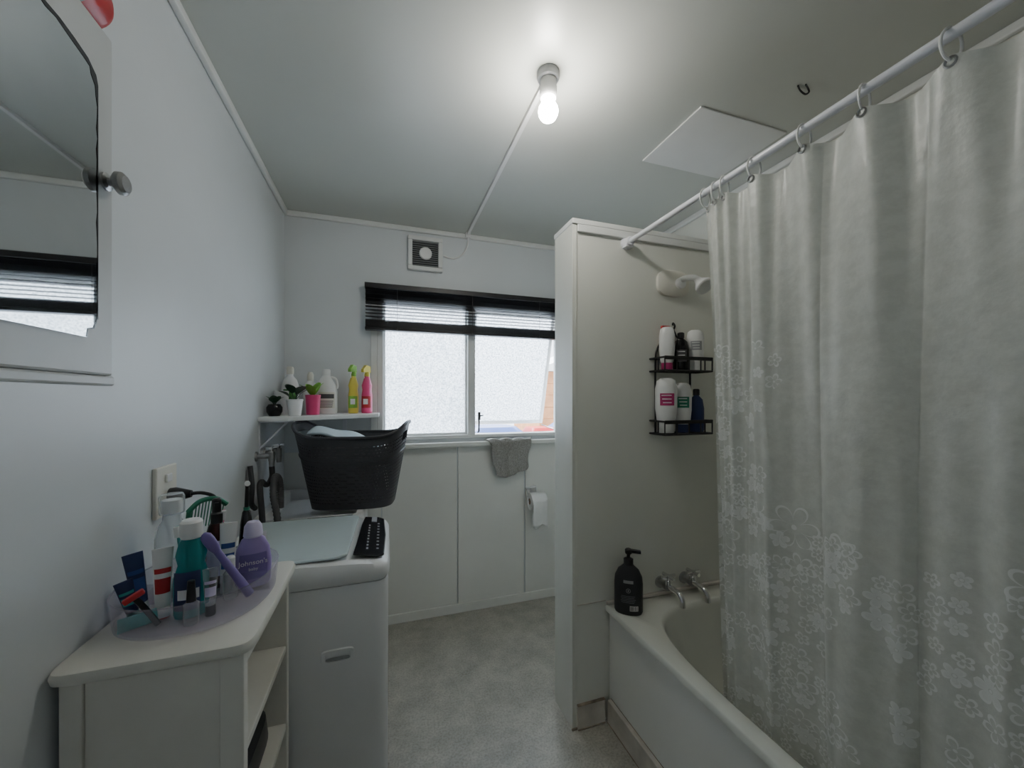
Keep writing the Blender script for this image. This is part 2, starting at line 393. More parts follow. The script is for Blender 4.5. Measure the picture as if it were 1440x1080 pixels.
struct(mk('trim_10', comb(gbox(WX0-.035,YB-.014,1.08,WX0,YB,WZ1+.03), gbox(WX0,YB-.014,WZ1,WX1,YB,WZ1+.03), gbox(WX1,YB-.014,1.08,WX1+.035,YB,WZ1+.03)), 'trim', bevel=.003), 'white window architrave')

# blind
bl = thing('venetian_blind', 'black venetian blind half raised over the frosted window', 'blind', (.57,YB-.05,1.75))
bx = .68
mk('head_rail', gbox(-bx,-.022,.243,bx,.025,.272), 'blind', bl, bevel=.002)
sl = []
for i in range(10):
    z = .060+i*.0195
    g = gbox(-bx+.004,-.024,-.0012,bx-.004,.024,.0012); sl.append(mv(rot(g,'X',[4,6,6,5,2,-4,-14,-30,-45,-48][i]), 0,0,z))
for i in range(9):
    sl.append(gbox(-bx+.004,-.024,.018+i*.0042,bx-.004,.024,.0205+i*.0042))
mk('slats', comb(*sl), 'blind', bl, smooth=False)
mk('bottom_rail', gbox(-bx+.002,-.026,0,bx-.002,.026,.016), 'blind', bl, bevel=.003)
for x in (-.5,-.05,.4):
    mk('ladder_cord', gsweep([(x,-.027,0),(x,-.027,.245)], .0012, 6), 'dgrey', bl)

# ------------------------------------------------------------------ exterior
struct(mk('ground', gbox(-6,YB+.2,-.2,8,14,-.1), 'ground', smooth=False), 'concrete yard outside the window')
def bin_(x, y, w, d, h, mat, lidm, label):
    t = thing('wheelie_bin', label, 'bin', (x,y,-.1))
    mk('body', gloft([sup(0,0,w*.42,d*.42,0.0,6,32), sup(0,0,w*.5,d*.5,h*.93,6,32)]), mat, t)
    mk('lid', gloft([sup(0,0,w*.53,d*.53,h*.93,6,32), sup(0,0,w*.53,d*.53,h*.96,6,32), sup(0,0,w*.42,d*.42,h,5,32)]), lidm, t)
    for s in (-1,1):
        mk('wheel', rot(glathe([(.1,-.02),(.1,.02)],24),'Y',90), 'black', t, (s*w*.46, d*.42, .1))
bin_(.93,3.45,.5,.5,1.20,'blue','blue','blue plastic wheelie bin outside the window')
bin_(1.36,3.3,.26,.3,1.19,'dgrey','red','small bin with a red lid outside the window')
bin_(1.80,3.35,.5,.5,1.22,'blue','blue','blue plastic bin beside the red-lidded one')
sh_ = thing('garden_shed', 'orange-brown timber shed with white trim outside', 'shed', (2.6,5.0,-.1))
mk('cladding', comb(*[gbox(-.75,-.5-.01*(i%2),i*.15,.75,.5,i*.15+.148) for i in range(12)]), 'brick', sh_, smooth=False)
mk('roof', gpoly([(-.85,-.6,1.8),(.85,-.6,1.8),(0,-.6,2.15)], (0,1.2,0)), 'trim', sh_, smooth=False)
mk('door', gbox(-.3,-.53,0,.3,-.511,1.6), 'trim', sh_, bevel=.01)

# ------------------------------------------------------------------ ceiling light, conduit, fan
L = thing('ceiling_light', 'bare lit bulb in a white batten holder on the ceiling', 'light', (.50,1.14,H))
mk('base', glathe([(.036,0),(.037,-.012),(.034,-.022),(.028,-.026)],32), 'grey', L)
mk('lamp_holder', glathe([(.026,-.022),(.026,-.045),(.028,-.047),(.028,-.078),(.024,-.084)],32), 'white', L)
mk('bulb', glathe([(.013,-.082),(.015,-.092),(.024,-.102),(.0305,-.114),(.032,-.124),(.0305,-.134),(.024,-.146),(.012,-.154),(.0,-.156)],32,cap=False), 'bulb', L)
c = mk('cable_conduit', comb(gbox(.492,1.18,H-.014,.508,YB-.02,H), gsweep(smooth_pts([(.500,YB-.028,H-.012),(.500,YB-.028,H-.05),(.495,YB-.010,H-.09),(.46,YB-.008,H-.14),(.41,YB-.008,H-.165),(.35,YB-.008,H-.155)],8), .005),
    gbox(.485,YB-.04,H-.03,.515,YB-.02,H)), 'white')
tag(c, 'white surface cable duct along the ceiling to the fan', 'conduit')
F_ = thing('exhaust_fan', 'square white wall extractor fan with dark louvres', 'fan', (.237,YB,2.24))
mk('housing', comb(gbox(-.104,-.030,-.104,.104,0,-.078), gbox(-.104,-.030,.078,.104,0,.104), gbox(-.104,-.030,-.078,-.078,0,.078), gbox(.078,-.030,-.078,.104,0,.078)), 'trim', F_, bevel=.004)
mk('fan_recess', gbox(-.078,-.006,-.078,.078,-.002,.078), 'dgrey', F_, smooth=False)
mk('louvres', comb(*[mv(rot(gbox(-.078,-.006,-.001,.078,.006,.001),'X',35),0,-.018,-.070+i*.0128) for i in range(12)]), 'grey', F_, smooth=False)
mk('motor_cover', rot(glathe([(.038,.0),(.038,.008),(.032,.013),(.0,.013)],32,cap=False),'X',90), 'white', F_, (0,-.024,0))

hatch = mk('ceiling_hatch', gbox(1.075,1.095,H-.006,1.50,1.425,H), 'white', bevel=.002); tag(hatch, 'white access panel on the ceiling above the bath', 'ceiling panel')
hk = mk('ceiling_hook', gsweep(smooth_pts([(1.31,.92,H-.004),(1.336,.93,H-.006),(1.352,.925,H-.018),(1.362,.92,H-.012),(1.35,.915,H-.006),(1.325,.905,H-.008)],6), .0028), 'black'); tag(hk, 'small bent dark wire hook in the ceiling', 'hook')

# ------------------------------------------------------------------ mirror cabinet on left wall
cy0, cy1, cz0, cz1 = .20, .763, 1.373, 1.905
mc_ = thing('mirror_cabinet', 'white wall medicine cabinet with an aged mirror door', 'cabinet', (XL,.48,cz0))
def L_(g): return mv(g, -XL, -.48, -cz0)
mk('body', L_(gbox(XL+.001,cy0+.01,cz0+.003,-.425,cy1-.006,cz1-.004)), 'mcab', mc_, bevel=.002)
dr = mk('door', L_(comb(gbox(-.423,cy0,cz0+.012,-.401,cy1,cz1))), 'mcab', mc_, bevel=.004)
mk('base_moulding', L_(gbox(-.424,cy0,cz0-.003,-.399,cy1+.001,cz0+.0115)), 'mcab', mc_, bevel=.003)
mk('ledge', L_(gbox(XL+.002,cy0,cz0-.025,-.43,.61,cz0+.002)), 'mcab', mc_, bevel=.01)
my0, my1, mz0, mz1 = .25, .724, 1.437, 1.842
out_ = [(my0,mz0),(my1-.022,mz0),(my1-.020,mz0+.012),(my1-.008,mz0+.014),(my1-.002,mz0+.028),(my1,mz0+.03)]
out_ += [(my1,mz1-.035),(my1-.004,mz1-.022),(my1-.012,mz1-.016),(my1-.02,mz1-.010),(my1-.045,mz1-.004),(my1-.07,mz1),(my0,mz1)]
mir = mk('mirror_glass', L_(gpoly([(-.4005,y,z) for y,z in out_], (.0025,0,0))), 'mirror', mc_, smooth=False)
n = len(out_); pts2 = []
for i in range(1, n-1):
    a, b = out_[i], out_[i+1]
    k = max(1, int(math.dist(a,b)/.015))
    for j in range(k): pts2.append((a[0]+(b[0]-a[0])*j/k, a[1]+(b[1]-a[1])*j/k))
pts2.append(out_[-1])
cyc, czc = .45, 1.64
V, Fc = [], []
for y, z in pts2:
    top = z > 1.78 and y > .6
    w = random.uniform(.004,.014) if top else random.uniform(.0012,.004)
    d = Vector((cyc-y, czc-z)).normalized()
    V += [(-.3976,y,z), (-.3976,y+d.x*w,z+d.y*w)]
for i in range(len(pts2)-1): Fc.append((2*i,2*i+1,2*i+3,2*i+2))
mk('mirror_edge', L_((V,Fc)), 'gloss', mc_, smooth=False)
kb = mk('door_knob', rot(glathe([(.013,0),(.013,.003),(.006,.005),(.006,.009),(.012,.012),(.0165,.016),(.0165,.022),(.012,.026),(.0,.027)],32,cap=False),'Y',90), 'dchrome', mc_, (-.4005-XL, .744-.48, 1.678-cz0))
rb = thing('red_bottle', 'red and grey plastic bottle lying on the mirror cabinet', 'bottle', (-.428,.757,cz1+.0375), rot3=(pi/2,0,0))
mk('body', glathe([(.0,0),(.032,.002),(.037,.012),(.037,.13),(.030,.155),(.018,.165)],32), 'red', rb)
mk('cap', glathe([(.019,.165),(.019,.205),(.015,.21)],24), 'grey', rb)
mk('label_band', glathe([(.0375,.05),(.0375,.09)],32,cap=False), 'grey', rb)

# ------------------------------------------------------------------ outlet and plug
po = thing('power_outlet', 'white wall power outlet with switch', 'outlet', (XL,1.193,1.12))
mk('plate', gbox(0,-.048,-.062,.010,.048,.062), 'cream', po, bevel=.003)
mk('switch', gbox(.010,-.012,.022,.016,.012,.042), 'white', po, bevel=.002)
pl = thing('power_plug', 'black plug and cord in the wall outlet', 'plug', (XL+.0105,1.205,1.105))
mk('plug_body', rot(glathe([(.018,0),(.019,.012),(.014,.028),(.009,.045)],24),'Y',90), 'black', pl)
mk('cord', gsweep(smooth_pts([(.042,0,0),(.065,.01,-.002),(.085,.03,-.02),(.080,.055,-.06),(.06,.075,-.11),(.04,.085,-.16),(.03,.09,-.22)],8), .0045), 'black', pl)

# ------------------------------------------------------------------ shelf cabinet
sc = thing('shelf_cabinet', 'white painted wooden storage unit with open shelves', 'cabinet', (-.385,1.01,0))
def S_(g): return mv(g, .385, -1.01, 0)
bx0, bx1, by0, by1 = XL+.012, -.252, .848, 1.205
mk('top', S_(gloft([sup(-.381,1.022,.142,.184,.872,14,72), sup(-.381,1.022,.148,.194,.879,14,72), sup(-.381,1.022,.1485,.198,.890,14,72), sup(-.381,1.022,.146,.196,.898,14,72), sup(-.381,1.022,.140,.190,.900,14,72)])), 'cab', sc, ang=50)
mk('side_panel', S_(comb(gbox(bx0+.03,by0+.006,.03,bx1-.04,by0+.016,.872), gbox(bx0,by0,0,bx0+.03,by0+.022,.872), gbox(bx1-.04,by0,0,bx1,by0+.022,.872),
    gbox(bx0+.03,by0,.02,bx1-.04,by0+.018,.07))), 'cab', sc, bevel=.002)
mk('side_panel', S_(gbox(bx0,by1-.02,0,bx1,by1,.872)), 'cab', sc, bevel=.002)
mk('back_panel', S_(gbox(bx0,by0+.022,.02,bx0+.008,by1-.02,.872)), 'cab', sc, smooth=False)
mk('top_rail', S_(gbox(bx1-.018,by0+.022,.842,bx1,by1-.02,.872)), 'cab', sc, bevel=.002)
for z in (.68,.47,.26,.05):
    mk('shelf', S_(gbox(bx0+.008,by0+.022,z-.018,bx1-.003,by1-.02,z)), 'cab', sc, bevel=.002)
bg = thing('toiletry_bag', 'black zipped bag on the open shelf', 'bag', (-.345,1.03,.4705))
mk('body', gloft([sup(0,0,.06,.11,0,4,32), sup(0,0,.07,.125,.03,4,32), sup(0,0,.065,.12,.08,4,32), sup(0,0,.03,.10,.115,4,32)]), 'black', bg)
mk('zip', gsweep([(0,-.09,.116),(0,.09,.116)], .003), 'dchrome', bg)

# ------------------------------------------------------------------ washing machine
wm = thing('washing_machine', 'white top-loading washing machine with tinted glass lid', 'washing machine', (-.245,1.50,0))
hw, hd = .258, .245
mk('body', gloft([sup(0,0,hw-.012,hd-.012,.03,16,96), sup(0,0,hw-.004,hd-.004,.05,16,96), sup(0,0,hw-.002,hd-.002,.76,16,96), sup(0,0,hw-.006,hd-.006,.786,16,96)]), 'washer', wm)
def topring(a, b, z, slope=0, n=14):
    return [(x,y,z-slope*max(0,(x-.10))/.15) for x,y,_ in sup(0,0,a,b,z,n,96)]
mk('top_cover', gloft([topring(hw-.006,hd-.006,.788), topring(hw+.002,hd+.001,.80), topring(hw+.003,hd+.002,.835,.012), topring(hw-.004,hd-.006,.856,.02), topring(hw-.03,hd-.03,.860,.02)]), 'washer', wm, ang=50)
mk('lid', gpoly([(-.215,-.222,.861),(.105,-.222,.861),(.135,-.195,.860),(.146,.200,.858),(.130,.222,.861),(-.215,.222,.861)], (0,0,.009)), 'lid', wm, bevel=.004)
mk('lid_trim', comb(gbox(-.20,.224,.858,.12,.234,.868)), 'chrome', wm, bevel=.002)
cp = gpoly([(.150,-.200,.8595),(.222,-.210,.8475),(.243,-.190,.8450),(.249,0,.8437),(.243,.190,.8450),(.222,.210,.8475),(.168,.206,.8556),(.160,.10,.8566),(.154,-.10,.8574)], (0,0,.0065))
mk('control_panel', cp, 'gloss', wm, bevel=.003)
bt = []
for i in range(9):
    bt.append(mv(rot(glathe([(.0042,0),(.0042,.0012)],16),'Y',8), .222,-.150+i*.033,.8550))
for i in range(9):
    bt.append(mv(rot(gbox(-.003,-.006,0,.003,.006,.0012),'Y',8), .19,-.150+i*.03,.8592))
mk('button_marks', comb(*bt), 'grey', wm, smooth=False)
mk('display', mv(rot(gbox(-.010,-.03,0,.010,.03,.001),'Y',8), .205,.168,.858), 'grey', wm, smooth=False)
mk('side_handle', comb(gloft([[(x,-hd-.0005,z) for x,z,_ in sup(.112,.583,.046,.022,0,5,32)], [(x,-hd-.004,z) for x,z,_ in sup(.112,.583,.044,.020,0,5,32)], [(x,-hd-.004,z) for x,z,_ in sup(.112,.583,.036,.013,0,5,32)], [(x,-hd+.002,z) for x,z,_ in sup(.112,.583,.034,.011,0,5,32)]])), 'washer', wm, ang=50)
mk('handle_slot', gloft([[(x,-hd-.0042,z) for x,z,_ in sup(.112,.577,.033,.005,0,4,24)], [(x,-hd-.003,z) for x,z,_ in sup(.112,.577,.033,.005,0,4,24)]]), 'grey', wm)
for sx_ in (-1,1):
    for sy_ in (-1,1):
        mk('foot', glathe([(.022,0),(.022,.012),(.015,.032)],20), 'black', wm, (sx_*.2,sy_*.19,0))

lt = thing('laundry_tub', 'white laundry tub cabinet in the corner', 'laundry tub', (-.30,2.09,0))
mk('cabinet', gbox(-.215,-.29,.0,.205,.29,.79), 'washer', lt, bevel=.006)
mk('basin', comb(gbox(-.222,-.305,.79,.215,-.27,.85), gbox(-.222,.27,.79,.215,.305,.85), gbox(-.222,-.27,.79,-.185,.27,.85), gbox(.18,-.27,.79,.215,.27,.85), gbox(-.185,-.27,.79,.18,.27,.80)), 'white', lt, bevel=.005)

# ------------------------------------------------------------------ laundry basket
lb = thing('laundry_basket', 'dark charcoal woven plastic laundry basket with handles', 'laundry basket', (-.135,2.0,.8505), rotz=-10)
N, J = 320, 66
def brim(t):
    c = math.cos(t); return .328+.062*abs(c)**3
def bpt(t, f):
    a = .180+.070*f; b = .125+.055*f; n_ = 3.6
    c, s = math.cos(t), math.sin(t)
    return (a*math.copysign(abs(c)**(2/n_), c), b*math.copysign(abs(s)**(2/n_), s), f*brim(t))
V, Fc = [], []
for j in range(J+1):
    for i in range(N): V.append(bpt(2*pi*i/N, j/J))
for j in range(J):
    for i in range(N):
        k = (i+1)%N; t = 2*pi*(i+.5)/N
        hand = abs(math.cos(t)) > .955 and 52 <= j <= 58
        row = j//3
        hole = 5 <= j <= J-8 and j % 3 == 0 and ((i+2*(row%2)) % 4 in (0,1)) and not (42 <= j <= 45)
        if hand or hole: continue
        Fc.append((j*N+i, j*N+k, (j+1)*N+k, (j+1)*N+i))
ob = mk('basket_wall', (V,Fc), 'charcoal', lb, smooth=False)
sm = ob.modifiers.new('s','SOLIDIFY'); sm.thickness = .003
mk('basket_base', gloft([[bpt(2*pi*i/N,0) for i in range(0,N,2)], [(p[0],p[1],p[2]+.004) for p in [bpt(2*pi*i/N,0) for i in range(0,N,2)]]]), 'charcoal', lb)
mk('rim', gsweep([bpt(2*pi*i/N,1) for i in range(0,N,2)], .007, 8, True), 'charcoal', lb)
mk('rim_band', gsweep([bpt(2*pi*i/N,.66) for i in range(0,N,2)], .004, 8, True), 'charcoal', lb)
cl = thing('folded_cloth', 'pale blue folded cloth piled in the basket', 'cloth', (-.165,2.01,.8565), rotz=-10)
V, Fc = [], []
nn = 24
for j in range(nn+1):
    for i in range(nn+1):
        u, v = i/nn*2-1, j/nn*2-1
        z = .310+.030*math.cos(u*1.4+.6)*math.cos(v*1.3)+.006*math.sin(5*u+2*v)+.028*(-u)
        V.append((u*.150, v*.110, z))
for j in range(nn):
    for i in range(nn): Fc.append((j*(nn+1)+i, j*(nn+1)+i+1, (j+1)*(nn+1)+i+1, (j+1)*(nn+1)+i))
ob = mk('top_fold', (V,Fc), 'bluecloth', cl, ang=80); sm = ob.modifiers.new('s','SOLIDIFY'); sm.thickness = .012
mk('lower_pile', gloft([sup(0,0,.12,.085,.001,4,32), sup(0,0,.13,.095,.10,4,32), sup(0,0,.145,.105,.25,4,32), sup(0,0,.13,.10,.285,4,32)]), 'dgrey', cl)

def wtap(y, z, m):
    t = thing('laundry_tap', 'small chrome washing machine tap on the wall', 'tap', (XL,y,z))
    mk('flange', rot(glathe([(.022,0),(.020,.006),(.012,.008)],24),'Y',90), 'dchrome', t)
    mk('body', comb(rot(glathe([(.011,.006),(.011,.06)],20),'Y',90), mv(glathe([(.013,-.02),(.013,.02)],20), .06,0,0), mv(glathe([(.010,-.045),(.012,-.02)],20), .06,0,0)), 'dchrome', t)
    mk('handle', mv(comb(gsweep([(-.022,0,.035),(.022,0,.035)], .006), gsweep([(0,-.022,.035),(0,.022,.035)], .006), glathe([(.006,.015),(.006,.037),(.010,.040),(.0,.042)],16,cap=False)), .06,0,0), m, t)
wtap(1.93,1.10,'chrome'); wtap(2.05,1.10,'chrome')
h1 = mk('inlet_hose', gsweep(smooth_pts([(-.47,1.93,1.054),(-.468,1.925,1.01),(-.475,1.88,.985),(-.48,1.82,1.01),(-.475,1.78,.99),(-.465,1.768,.90),(-.46,1.765,.80)],8), .011, 10), 'hose'); tag(h1, 'black rubber water hose behind the washing machine', 'hose')
hp = smooth_pts([(-.41,1.765,.72),(-.41,1.767,.86),(-.43,1.79,.96),(-.44,1.86,1.02),(-.44,1.93,.99),(-.44,1.95,.92),(-.44,1.95,.865)],14)
h2 = mk('drain_hose', gsweep(hp, [.014 if i%2 else .0118 for i in range(len(hp))], 10), 'dgrey'); tag(h2, 'dark grey ribbed drain hose looping over the tub', 'hose')
h3 = mk('coiled_hose', gsweep(smooth_pts([(-.515,1.80,1.08),(-.505,1.79,1.0),(-.51,1.80,.93),(-.505,1.83,.90)],8), .010, 10), 'hose'); tag(h3, 'dark hose hanging against the wall', 'hose')

# ------------------------------------------------------------------ corner shelf
ws = thing('corner_shelf', 'white wall shelf in the corner on metal bracket', 'shelf', (XL,YB,1.25))
mk('board', gpoly([(.001,-.48,0),(.12,-.485,0),(.50,-.23,0),(.50,-.002,0),(.001,-.002,0)], (0,0,.02)), 'trim', ws, bevel=.003)
mk('bracket', comb(gbox(.001,-.465,-.16,.005,-.445,-.001), gbox(.001,-.465,-.005,.14,-.445,-.001), gsweep([(.004,-.455,-.12),(.11,-.455,-.006)], .004)), 'rail', ws, smooth=False)
mk('bracket', comb(gbox(.30,-.006,-.16,.32,-.002,-.001), gbox(.30,-.19,-.005,.32,-.002,-.001)), 'rail', ws, smooth=False)
SZ = 1.2705
def spray(x, y, body, cap, label, rz):
    t = thing('spray_bottle', label, 'bottle', (x,y,SZ), rotz=rz)
    mk('body', glathe([(.0,0),(.033,.001),(.036,.01),(.035,.10),(.030,.13),(.034,.155),(.020,.195),(.014,.21)],32,1,.62), body, t)
    mk('label_panel', glathe([(.0368,.03),(.0362,.095)],12,1,.62,a0=215-50,a1=325-50), 'lime' if body=='yellow' else 'red', t)
    mk('label_spot', glathe([(.0372,.05),(.0368,.08)],8,1,.62,a0=245-50,a1=295-50), 'white', t)
    mk('spray_head', comb(glathe([(.015,.205),(.015,.225),(.011,.232)],20), gpoly([(-.035,-.009,.228),(-.035,-.009,.244),(-.012,-.009,.268),(.018,-.009,.262),(.02,-.009,.228)],(0,.018,0))), cap, t)
    mk('trigger', gsweep(smooth_pts([(-.018,0,.232),(-.026,0,.215),(-.024,0,.195)],4), .004), 'white', t)
spray(-.165,2.30,'yellow','lime','yellow cleaner spray bottle with lime nozzle',60)
spray(-.095,2.31,'pink','yellow','bright pink cleaner spray bottle with yellow nozzle',50)
j = thing('bleach_jug', 'white plastic jug with printed label', 'bottle', (-.295,2.25,SZ), rotz=10)
mk('body', glathe([(.0,0),(.050,.001),(.054,.012),(.054,.12),(.045,.155),(.026,.19),(.018,.205)],40,1,.7), 'white', j)
mk('handle', gsweep(smooth_pts([(.022,0,.195),(.045,0,.185),(.053,0,.155),(.050,0,.135)],6), .007), 'white', j)
mk('cap', glathe([(.020,.203),(.020,.232),(.017,.237)],24), 'white', j)
mk('label_panel', glathe([(.0548,.03),(.0548,.115)],14,1,.7,a0=225,a1=315), 'cream', j)
mk('label_band', glathe([(.0553,.082),(.0553,.105)],14,1,.7,a0=230,a1=310), 'dgrey', j)
mk('label_lines', comb(*[glathe([(.0553,.036+i*.01),(.0553,.040+i*.01)],14,1,.7,a0=235,a1=300+i*2) for i in range(4)]), 'dgrey', j, smooth=False)
b2 = thing('cleaner_bottle', 'white bottle with pale green cap', 'bottle', (-.475,2.30,SZ))
mk('body', glathe([(.0,0),(.038,.001),(.04,.01),(.04,.15),(.032,.18),(.015,.20),(.013,.215)],32,1,.8), 'white', b2)
mk('cap', glathe([(.017,.21),(.017,.245),(.012,.25)],20), 'cream', b2)
mk('label_panel', glathe([(.0408,.04),(.0408,.13)],14,1,.8,a0=230,a1=330), 'leaf', b2)
b3 = thing('cleaner_bottle', 'plain white squeeze bottle with white cap', 'bottle', (-.385,2.34,SZ))
mk('body', glathe([(.0,0),(.034,.001),(.036,.01),(.036,.13),(.028,.16),(.014,.18)],32,1,.8), 'white', b3)
mk('cap', glathe([(.016,.178),(.016,.21),(.010,.225)],20), 'cream', b3)
b4 = thing('plastic_cup', 'white cup behind the small plants', 'cup', (-.490,2.185,SZ))
mk('cup_body', glathe([(.0,.003),(.026,.003),(.026,0),(.028,0),(.033,.12),(.031,.12),(.025,.004)],32,cap=False), 'white', b4)
def leaf(L0, W, bend, az, tilt, stem):
    V, Fc = [], []; nl = 8
    for i in range(nl+1):
        t = i/nl; w = W*math.sin(pi*min(1,t*.93+.04))**.7
        x = stem+L0*t; z = bend*t*t*-1
        V += [(x,-w,z+.15*w),(x,0,z),(x,w,z+.15*w)]
    for i in range(nl):
        for q in (0,1): Fc.append((3*i+q,3*i+q+1,3*i+q+4,3*i+q+3))
    g_ = comb((V,Fc), gsweep([(0,0,0),(stem,0,0)], .0015, 5))
    return rot(rot(g_,'Y',-tilt),'Z',az)
pp = thing('potted_plant', 'small leafy plant in a white pot', 'plant', (-.405,2.055,SZ))
mk('pot', glathe([(.0,0),(.026,0),(.034,.07),(.036,.072),(.036,.078),(.031,.078),(.030,.066),(.0,.066)],32,cap=False), 'white', pp)
mk('soil', glathe([(.0295,.067),(.0,.069)],24,cap=False), 'soil', pp)
mk('leaves', mv(comb(*[leaf(.05,.024,.015,a,tl_,.03+.012*(i%3)) for i,(a,tl_) in enumerate([(10,55),(70,60),(130,60),(190,48),(250,65),(310,50),(350,75),(220,40)])]),0,0,.068), 'dleaf', pp, ang=80)
p2 = thing('potted_plant', 'bright green plant in a pink pot', 'plant', (-.345,2.165,SZ))
mk('pot', glathe([(.0,0),(.030,0),(.034,.085),(.036,.10),(.031,.10),(.030,.085),(.0,.085)],32,cap=False), 'pink', p2)
mk('leaves', mv(comb(*[leaf(.075,.022,.02,a,tl_,.015) for a,tl_ in [(0,70),(60,75),(130,65),(200,60),(260,60),(320,70)]]),0,0,.083), 'lime', p2, ang=80)
p3 = thing('potted_plant', 'tiny dark plant in a glossy black pot', 'plant', (-.487,2.045,SZ))
mk('pot', glathe([(.0,0),(.022,0),(.032,.02),(.033,.04),(.024,.055),(.018,.056),(.0,.05)],32,cap=False), 'gloss', p3)
mk('leaves', mv(comb(*[leaf(.04,.018,.01,a,tl_,.015) for a,tl_ in [(20,55),(110,65),(180,60),(270,50),(320,60)]]),0,0,.05), 'dleaf', p3, ang=80)

# ------------------------------------------------------------------ toilet roll, cloth on sill
hr = thing('toilet_roll_holder', 'chrome toilet roll holder on the panelled wall', 'toilet roll holder', (.95,YB-.010,.735))
mk('mount', comb(gbox(-.02,-.008,-.012,.02,0,.03), gsweep(smooth_pts([(-.055,-.01,.02),(-.06,-.03,.02),(-.06,-.065,-.02),(-.06,-.07,-.052)],5), .004), gsweep([(-.06,-.01,.02),(.0,-.006,.02)], .005)), 'chrome', hr)
mk('spindle', gsweep([(-.062,-.07,-.055),(.062,-.07,-.055)], .006), 'chrome', hr)
tr_ = thing('toilet_roll', 'white toilet paper roll with a loose hanging sheet', 'toilet roll', (.95,YB-.080,.68))
mk('roll', rot(glathe([(.02,-.052),(.056,-.052),(.057,-.049),(.057,.049),(.056,.052),(.02,.052),(.02,-.052)],48,cap=False),'Y',90), 'paper', tr_)
mk('core', rot(glathe([(.02,-.0525),(.0185,-.0525),(.0185,.0525),(.02,.0525)],32,cap=False),'Y',90), 'card', tr_)
V, Fc = [], []
for i in range(15):
    z = .02-.17*i/14
    for q in range(9): V.append((-.050+.10*q/8, -.0585-.004*math.sin(i*.5)-.003*math.sin(q*1.3+i*.3), z-(.015*math.sin(q*.9) if i==14 else 0)))
for i in range(14):
    for q in range(8): Fc.append((i*9+q,i*9+q+1,(i+1)*9+q+1,(i+1)*9+q))
ob = mk('loose_sheet', (V,Fc), 'paper', tr_, ang=80); sm = ob.modifiers.new('s','SOLIDIFY'); sm.thickness=.0008

V, Fc = [], []
prof = [(YB-.018,1.083),(YB-.04,1.084),(YB-.056,1.083),(YB-.064,1.076),(YB-.066,1.05),(YB-.066,1.0),(YB-.065,.94),(YB-.064,.89),(YB-.063,.865)]
pr = smooth_pts([(0,a,b) for a,b in prof],4)
nx = 36
for j_, p in enumerate(pr):
    f = j_/(len(pr)-1)
    for i in range(nx+1):
        u = i/nx
        wx = .605+.33*u; cx_ = .79
        x = cx_+(wx-cx_)*(1-.38*f) + .01*math.sin(j_*.5)*f
        V.append((x, p.y-.009*abs(math.sin(u*11+f*2))*(f>.3)*f-.001, p.z+(.010*abs(math.sin(u*11)) if f < .3 else -.018*math.sin(u*5)*f)))
for j_ in range(len(pr)-1):
    for i in range(nx): Fc.append((j_*(nx+1)+i, j_*(nx+1)+i+1, (j_+1)*(nx+1)+i+1, (j_+1)*(nx+1)+i))
tw = mk('hand_towel', (V,Fc), 'cloth', ang=80); sm = tw.modifiers.new('s','SOLIDIFY'); sm.thickness=.004; sm.offset=1
tag(tw, 'grey textured cloth draped over the window sill', 'towel')

# ------------------------------------------------------------------ bathtub
bt_ = thing('bathtub', 'white enamel built-in bathtub with painted front panel', 'bathtub', (1.28,.55,0))
def B_(g): return mv(g, -1.28, -.55, 0)
ocx, ocy, oa, ob_ = (.882+XR-.002)/2, (PY-.002+YF+.002)/2, (XR-.002-.882)/2, (PY-.002-YF-.002)/2
icx, icy, ia, ib = 1.285, .550, .345, .765
NN = 128
def rectring(cx, cy, a, b, z):
    r = []
    for i in range(NN):
        t = 2*pi*i/NN; c, s = math.cos(t), math.sin(t)
        u, v = math.copysign(abs(c)**.35,c), math.copysign(abs(s)**.35,s)
        m_ = max(abs(u),abs(v)); r.append((cx+a*u/m_, cy+b*v/m_, z))
    return r
rings = [rectring(ocx,ocy,oa-.012,ob_-.002,.458), rectring(ocx,ocy,oa,ob_,.460), rectring(ocx,ocy,oa,ob_,.480), rectring(ocx,ocy,oa-.004,ob_-.003,.485),
         sup(icx,icy,ia+.008,ib+.008,.485,3.8,NN), sup(icx,icy,ia,ib,.480,3.8,NN), sup(icx,icy,ia-.008,ib-.010,.46,3.8,NN), sup(icx,icy,ia-.035,ib-.05,.28,3.6,NN), sup(icx,icy,ia-.06,ib-.09,.16,3.2,NN), sup(icx,icy,ia-.10,ib-.15,.125,3,NN), sup(icx,icy,.05,.10,.118,2.4,NN)]
mk('basin', B_(gloft(rings, False, True)), 'tub', bt_, ang=60)
mk('front_panel', B_(gbox(.900,YF+.004,.0,.914,PY-.002,.457)), 'panel', bt_, bevel=.002)
mk('kick_board', B_(gbox(.882,YF+.004,.0,.900,PY-.016,.095)), 'skirt', bt_, bevel=.003)
mk('sealant_line', B_(comb(gbox(.899,YF+.004,.0945,.9005,PY-.016,.097), gbox(.8805,YF+.004,0,.882,PY-.016,.004))), 'grime', bt_, smooth=False)
mk('wall_strip', B_(gbox(.884,PY-.016,.486,1.66,PY-.002,.50)), 'skirt', bt_, bevel=.003)

